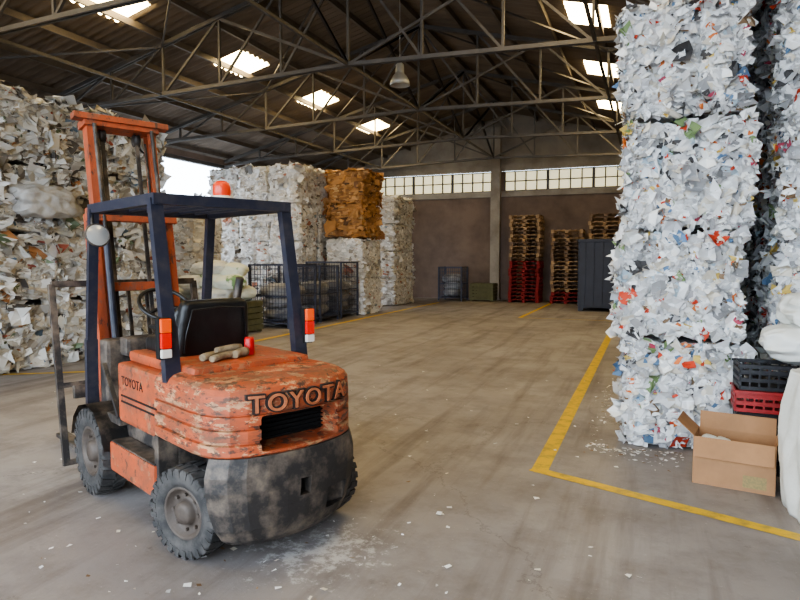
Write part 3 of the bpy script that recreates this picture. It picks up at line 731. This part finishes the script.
m_cage = mat('grey_blue_wire', (74, 78, 96), 0.6, 0.2)
m_cagef = mat('bagged_contents', (170, 170, 172), 0.9, c2=(84, 84, 92), vs=2.4, var=0.9)
def cage(name, x0, y0, x1, y1, h, seed=1, m=m_cage, step=0.085):
    bm = bmesh.new(); t = 0.05
    for x in (x0+t/2, x1-t/2):
        for y in (y0+t/2, y1-t/2): add_bar(bm, (x, y, 0), (x, y, h), t)
    for z in (0.12, h*0.5, h-0.02):
        add_bar(bm, (x0, y0+t/2, z), (x1, y0+t/2, z), 0.035); add_bar(bm, (x0, y1-t/2, z), (x1, y1-t/2, z), 0.035)
        add_bar(bm, (x0+t/2, y0, z), (x0+t/2, y1, z), 0.035); add_bar(bm, (x1-t/2, y0, z), (x1-t/2, y1, z), 0.035)
    w = 0.008
    for x in np.arange(x0+step, x1, step):
        for y in (y0+t/2, y1-t/2): add_bar(bm, (x, y, 0.12), (x, y, h), w)
    for y in np.arange(y0+step, y1, step):
        for x in (x0+t/2, x1-t/2): add_bar(bm, (x, y, 0.12), (x, y, h), w)
    for z in np.arange(0.2, h, step*1.6):
        for y in (y0+t/2, y1-t/2): add_bar(bm, (x0, y, z), (x1, y, z), w)
        for x in (x0+t/2, x1-t/2): add_bar(bm, (x, y0, z), (x, y1, z), w)
    add_box(bm, (x0+0.02, y0+0.02, 0.1), (x1-0.02, y1-0.02, 0.13))
    cx, cy = (x0+x1)/2, (y0+y1)/2
    for i in range(3): sack(bm, (cx, cy, 0.32+i*0.28), ((x1-x0)*0.84, (y1-y0)*0.84, 0.36), seed+i*2.1, 1, 0, 0, n=10)
    for v in bm.verts: v.co -= Vector((x0, y0, 0))
    bm_obj(name, bm, [m, m_cagef], loc=(x0, y0, 0))
cage('wire_mesh_container', -9.15, 12.75, -8.0, 14.1, 1.55, 1)
cage('wire_mesh_container', -9.15, 14.3, -8.0, 15.35, 1.5, 4)
cage('wire_mesh_container', -9.15, 15.5, -8.0, 16.6, 1.6, 7)
cage('wire_mesh_container', -7.85, 23.6, -6.85, 24.5, 1.35, 9)
m_wood = mat('pallet_wood', (172, 144, 114), 0.85, c2=(118, 97, 77), vs=5)
m_rp = mat('red_pallet_wood', (138, 34, 36), 0.8, c2=(94, 27, 30), vs=5)
m_bp = mat('weathered_pallet_wood', (128, 105, 87), 0.85, c2=(90, 74, 62), vs=5)
def pallets(name, x0, y0, n, redn, w=1.15, d=0.95):
    bm = bmesh.new(); ph = 0.145
    for k in range(n):
        mi = 1 if k < redn else (2 if random.random() < 0.35 else 0)
        R = Matrix.Translation((w/2+random.uniform(-.03, .03), d/2+random.uniform(-.03, .03), k*ph)) @ Matrix.Rotation(random.uniform(-.02, .02), 4, 'Z') @ Matrix.Translation((-w/2, -d/2, 0))
        for i in range(3):
            x = [0, w/2-0.06, w-0.12][i]
            add_box(bm, (x, 0, 0), (x+0.12, d, 0.022), mi, M=R)
            for y in (0, d/2-0.05, d-0.1): add_box(bm, (x, y, 0.022), (x+0.12, y+0.1, 0.098), mi, M=R)
            y = [0, d/2-0.05, d-0.1][i]; add_box(bm, (0, y, 0.098), (w, y+0.1, 0.116), mi, M=R)
        for i in range(6): x = i*(w-0.1)/5; add_box(bm, (x, 0, 0.116), (x+0.1, d, 0.138), mi, M=R)
    bm_obj(name, bm, [m_wood, m_rp, m_bp], loc=(x0, y0, 0))
pallets('pallet_stack', -5.0, 23.65, 23, 11); pallets('pallet_stack', -3.42, 23.6, 19, 3); pallets('pallet_stack', -2.1, 23.65, 23, 0)
m_dkc = mat('dark_grey_container', (48, 48, 58), 0.5, 0.2, c2=(36, 34, 40), vs=3)
bm = bmesh.new()
add_box(bm, (-2.1, 20.6, 0.1), (-1.0, 22.4, 2.25), 0, 0.02)
for i in range(7): y = 20.7+i*0.27; add_box(bm, (-2.14, y, 0.15), (-2.1, y+0.1, 2.2), 0)
for i in range(4): x = -2.0+i*0.27; add_box(bm, (x, 20.56, 0.15), (x+0.1, 20.6, 2.2), 0)
for x in (-2.1, -1.15):
    for y in (20.6, 22.25): add_box(bm, (x, y, 0), (x+0.15, y+0.15, 0.12), 0)
add_box(bm, (-2.15, 20.55, 2.2), (-0.95, 22.45, 2.3), 0, 0.01)
bm_obj('steel_waste_container', bm, m_dkc)
m_olive = mat('olive_crate', (104, 104, 78), 0.8, c2=(76, 76, 58), vs=5)
def slat_box(name, lo, hi, m):
    bm = bmesh.new(); (x0, y0, z0), (x1, y1, z1) = lo, hi
    n = max(3, int((z1-z0)/0.13))
    for i in range(n):
        a = z0+0.05+i*(z1-z0-0.05)/n; bb = a+(z1-z0-0.05)/n-0.02
        add_box(bm, (x0, y0, a), (x1, y0+0.025, bb)); add_box(bm, (x0, y1-0.025, a), (x1, y1, bb))
        add_box(bm, (x0, y0+.025, a), (x0+0.025, y1-.025, bb)); add_box(bm, (x1-0.025, y0+.025, a), (x1, y1-.025, bb))
    for x in (x0+.025, x1-0.105):
        for y in (y0+.025, y1-0.105): add_box(bm, (x, y, z0), (x+0.08, y+0.08, z1-.001))
    add_box(bm, (x0+.03, y0+.03, z1-0.03), (x1-.03, y1-.03, z1-0.003))
    for v in bm.verts: v.co -= Vector((x0, y0, z0))
    return bm_obj(name, bm, m, loc=(x0, y0, z0))
slat_box('wooden_crate', (-6.6, 23.8, 0), (-5.65, 24.55, 0.7), m_olive)

m_sack = mat('white_woven_sack', (226, 226, 220), 0.6, c2=(184, 186, 178), var=0.7, vs=3, bump=0.6, bs=7)
m_sackg = mat('green_print_sack', (222, 226, 212), 0.6, c2=(104, 146, 88), var=0.9, vs=1.9, bump=0.6, bs=7, lo=0.52, hi=0.56)
m_gsack = mat('grey_plastic_sack', (190, 187, 182), 0.45, c2=(150, 146, 142), var=0.8, vs=3, bump=0.7, bs=7)
slat_box('wooden_crate', (-9.7, 10.9, 0), (-8.35, 12.2, 0.72), m_olive)
bm = bmesh.new()
for i, (x, y, z, s, r) in enumerate([(-9.0, 11.3, 0.90, (1.1, 0.7, 0.36), 0.3), (-8.75, 11.85, 0.92, (0.9, 0.65, 0.38), 1.2), (-9.5, 11.8, 0.90, (1.0, 0.7, 0.36), 2.0), (-9.1, 11.5, 1.20, (1.1, 0.7, 0.36), 0.9), (-9.5, 11.2, 1.16, (0.9, 0.6, 0.34), 1.9), (-8.7, 11.4, 1.16, (0.7, 0.55, 0.34), 0.1), (-9.35, 11.5, 1.46, (1.1, 0.75, 0.36), 2.5), (-8.85, 11.7, 1.42, (0.8, 0.6, 0.32), 0.7)]):
    sack(bm, (x, y, z), s, i*2.3+1, i % 2, r, 0.15*math.sin(i*3), n=20, wr=0.09)
for i, (x, y, z, s, r) in enumerate([(-10.2, 11.5, 0.2, (0.9, 0.8, 0.4), 0.3), (-10.3, 11.3, 0.55, (0.9, 0.8, 0.4), 1.3), (-10.2, 11.5, 0.9, (0.9, 0.8, 0.38), 2.3)]):
    sack(bm, (x, y, z), s, i*2.9+7, i % 2, r, 0, n=20, wr=0.08)
bm_obj('sack_pile', bm, [m_sack, m_sackg])
bm = bmesh.new()
sack(bm, (-8.62, 6.85, 2.58), (1.15, 0.6, 0.52), 2, 0, math.radians(84), 0.15, n=34, wr=0.12, ex=3.2)
bm_obj('plastic_sack', bm, m_gsack)

# ------------------------------------------------------------------ right corner
m_card = mat('corrugated_cardboard', (162, 122, 86), 0.85, c2=(132, 100, 72), vs=4)
def cbox(name, w, d, h, loc, rz):
    bm = bmesh.new(); t = 0.006
    for lo, hi in (((0, 0, 0), (w, d, t)), ((0, 0, t), (w, t, h)), ((0, d-t, t), (w, d, h)), ((0, t, t), (t, d-t, h)), ((w-t, t, t), (w, d-t, h))): add_box(bm, lo, hi)
    add_box(bm, (0.01, -t, -0.15), (w-0.01, 0, 0), M=Matrix.Translation((0, 0, h)) @ Matrix.Rotation(math.radians(-22), 4, 'X'))
    add_box(bm, (-0.0, 0.01, 0), (t, d-0.01, 0.16), M=Matrix.Translation((0, 0, h)) @ Matrix.Rotation(math.radians(-48), 4, 'Y'))
    add_box(bm, (-t, 0.01, 0), (0, d-0.01, 0.16), M=Matrix.Translation((w, 0, h)) @ Matrix.Rotation(math.radians(25), 4, 'Y'))
    add_box(bm, (0.01, 0, 0), (w-0.01, t, 0.13), M=Matrix.Translation((0, d-t, h)) @ Matrix.Rotation(math.radians(-6), 4, 'X'))
    for i in range(5): sack(bm, (w*(0.2+0.15*i), d*(0.35+0.3*random.random()), h*(0.6+0.2*random.random())), (0.16, 0.14, 0.12), i+3.3, 1, i, 0, n=8, wr=0.1)
    add_box(bm, (w*0.62, -0.002, 0.03), (w*0.90, -0.0005, 0.12), 2)
    o = bm_obj(name, bm, [m_card, m_sack, mat('box_print', (150, 128, 84), 0.8, c2=(80, 96, 70), vs=60)], loc=loc); o.rotation_euler = (0, 0, rz); return o
cbox('cardboard_box', 0.54, 0.32, 0.36, (0.34, 5.10, 0), math.radians(-10))
def crate(name, loc, w, d, h, m, rz=0):
    bm = bmesh.new(); t = 0.012
    for z in (0.0, h*0.32, h*0.64, h-0.03):
        for lo, hi in (((0, 0, z), (w, t, z+0.03)), ((0, d-t, z), (w, d, z+0.03)), ((0, t, z), (t, d-t, z+0.03)), ((w-t, t, z), (w, d-t, z+0.03))): add_box(bm, lo, hi)
    n = 8
    for i in range(n+1):
        x = (w-0.014)*i/n
        add_box(bm, (x, 0.001, 0), (x+0.014, t-0.001, h-.001)); add_box(bm, (x, d-t+.001, 0), (x+0.014, d-.001, h-.001))
    for i in range(6):
        y = (d-0.014)*i/5
        add_box(bm, (0.001, y, 0), (t-.001, y+0.014, h-.001)); add_box(bm, (w-t+.001, y, 0), (w-.001, y+0.014, h-.001))
    add_box(bm, (t, t, 0), (w-t, d-t, 0.01)); add_box(bm, (-0.01, -0.01, h-0.02), (w+0.01, 0.0, h)); add_box(bm, (-0.01, d, h-0.02), (w+0.01, d+0.01, h))
    o = bm_obj(name, bm, m, loc=loc); o.rotation_euler = (0, 0, rz)
m_rc = mat('red_plastic', (160, 36, 34), 0.45, c2=(96, 32, 30), vs=4); m_kc = mat('black_plastic', (36, 36, 40), 0.45); m_gc = mat('green_plastic', (60, 110, 60), 0.4)
crate('plastic_crate', (0.68, 5.48, 0), 0.54, 0.33, 0.28, m_kc); crate('plastic_crate', (0.68, 5.48, 0.285), 0.54, 0.33, 0.20, m_kc)
crate('plastic_crate', (0.65, 5.48, 0.49), 0.54, 0.33, 0.17, m_rc, -0.03); crate('plastic_crate', (0.68, 5.48, 0.665), 0.54, 0.33, 0.20, m_kc, 0.03)
crate('plastic_crate', (1.30, 5.46, 0), 0.52, 0.33, 0.28, m_gc); crate('plastic_crate', (1.30, 5.46, 0.285), 0.52, 0.33, 0.28, m_kc); crate('plastic_crate', (1.30, 5.46, 0.57), 0.52, 0.33, 0.28, m_kc)
bm = bmesh.new(); sack(bm, (1.24, 5.64, 1.04), (0.9, 0.5, 0.32), 4.2, 0, 0.1, 0.05, n=34, wr=0.10); sack(bm, (1.40, 5.65, 1.29), (0.95, 0.5, 0.34), 9.2, 0, -0.1, -0.05, n=34, wr=0.11, ex=3); bm_obj('plastic_sack', bm, m_sack)
bm = bmesh.new(); n = 40
CG[n] = cube_grid(n); U, F = CG[n]
P = U.copy(); zz = P[:, 2]
f = 1-0.08*(np.abs(P[:, 0])**4*np.abs(P[:, 1])**4); bul = 1+0.07*(1-zz*zz)-0.06*np.clip(zz, 0, 1)
fold = -np.abs(wob(np.stack([P[:, 0]*0.8, P[:, 1]*0.8, P[:, 2]*0.25], 1)+3))*0.05+wob(P*0.14+5)*0.035-np.abs(wob(P*0.6+11))*0.02
hd = P*np.array([1, 1, 0]); hl = np.linalg.norm(hd, axis=1); hl[hl == 0] = 1
Q = np.stack([P[:, 0]*0.37*f*bul, P[:, 1]*0.37*f*bul, (zz+1)*0.48+np.where(zz > -0.9, wob(P*0.4+9)*0.04, 0)], 1)+hd/hl[:, None]*fold[:, None]
Q[:, 2] = np.maximum(Q[:, 2], 0.003)
vs = [bm.verts.new(q) for q in Q]
for ff in F: x = bm.faces.new([vs[i] for i in ff]); x.smooth = True
bmesh.ops.remove_doubles(bm, verts=bm.verts[:], dist=0.0005)
for sx_ in (-1, 1):
    for sy in (-1, 1): add_tube(bm, [(sx_*0.3, sy*0.27, 0.88), (sx_*0.22, sy*0.28, 1.02), (sx_*0.1, sy*0.28, 1.0), (sx_*0.08, sy*0.27, 0.88)], 0.014, 0, 6)
o = bm_obj('bulk_bag', bm, m_sack, loc=(1.29, 4.62, 0)); o.rotation_euler = (0, 0, 0.1)

def scraps():
    pts = []
    for i in range(160): pts.append((rng.uniform(-0.5, 0.3), 5.82-abs(rng.normal())*0.2))
    for i in range(70): pts.append((-0.38-abs(rng.normal())*0.08, rng.uniform(5.8, 9.2)))
    for i in range(170): pts.append((rng.uniform(-7, 0.2), rng.uniform(2.2, 9)))
    for i in range(90): pts.append((rng.normal(-1.9, 0.7), rng.normal(3.0, 0.6)))
    for i in range(40): pts.append((rng.normal(-4.2, 0.8), rng.normal(2.4, 0.5)))
    V = []; F = []; C = []
    pc = [L8(*c)[:3] for w, c in PAL_W]
    for (x, y) in pts:
        if x > -0.3 and y > 5.8: continue
        s = rng.uniform(0.004, 0.02); a = rng.uniform(0, 6.28); e = rng.uniform(0.15, 1)
        b0 = len(V); col = pc[rng.choice([0, 0, 0, 2, 2, 1, 4, 3, 12])]
        for (u, v) in ((-1, -1), (1, -1), (1, 1), (-1, 1)):
            uu = u*s; vv = v*s*e
            V.append((x+uu*math.cos(a)-vv*math.sin(a), y+uu*math.sin(a)+vv*math.cos(a), 0.009+rng.uniform(0, 0.008))); C.append(col)
        F.append((b0, b0+1, b0+2, b0+3))
    me = np_mesh('paper_scraps', np.array(V), np.array(F), np.array(C), [m_flake], np.zeros(len(F)))
    obj_from('paper_scraps', me)
scraps()

w = bpy.data.worlds.new('World'); scn.world = w; w.use_nodes = True
bg = w.node_tree.nodes['Background']; bg.inputs['Color'].default_value = (0.74, 0.86, 1.0, 1); bg.inputs['Strength'].default_value = 9.5

cam = bpy.data.cameras.new('camera'); co = bpy.data.objects.new('camera', cam); COL.objects.link(co)
cam.sensor_width = 36; cam.lens = 620/800*36; cam.clip_start = 0.05
co.location = (0, 0, 1.7); co.rotation_euler = (math.radians(90-3.875), 0, math.radians(21.9))
scn.camera = co
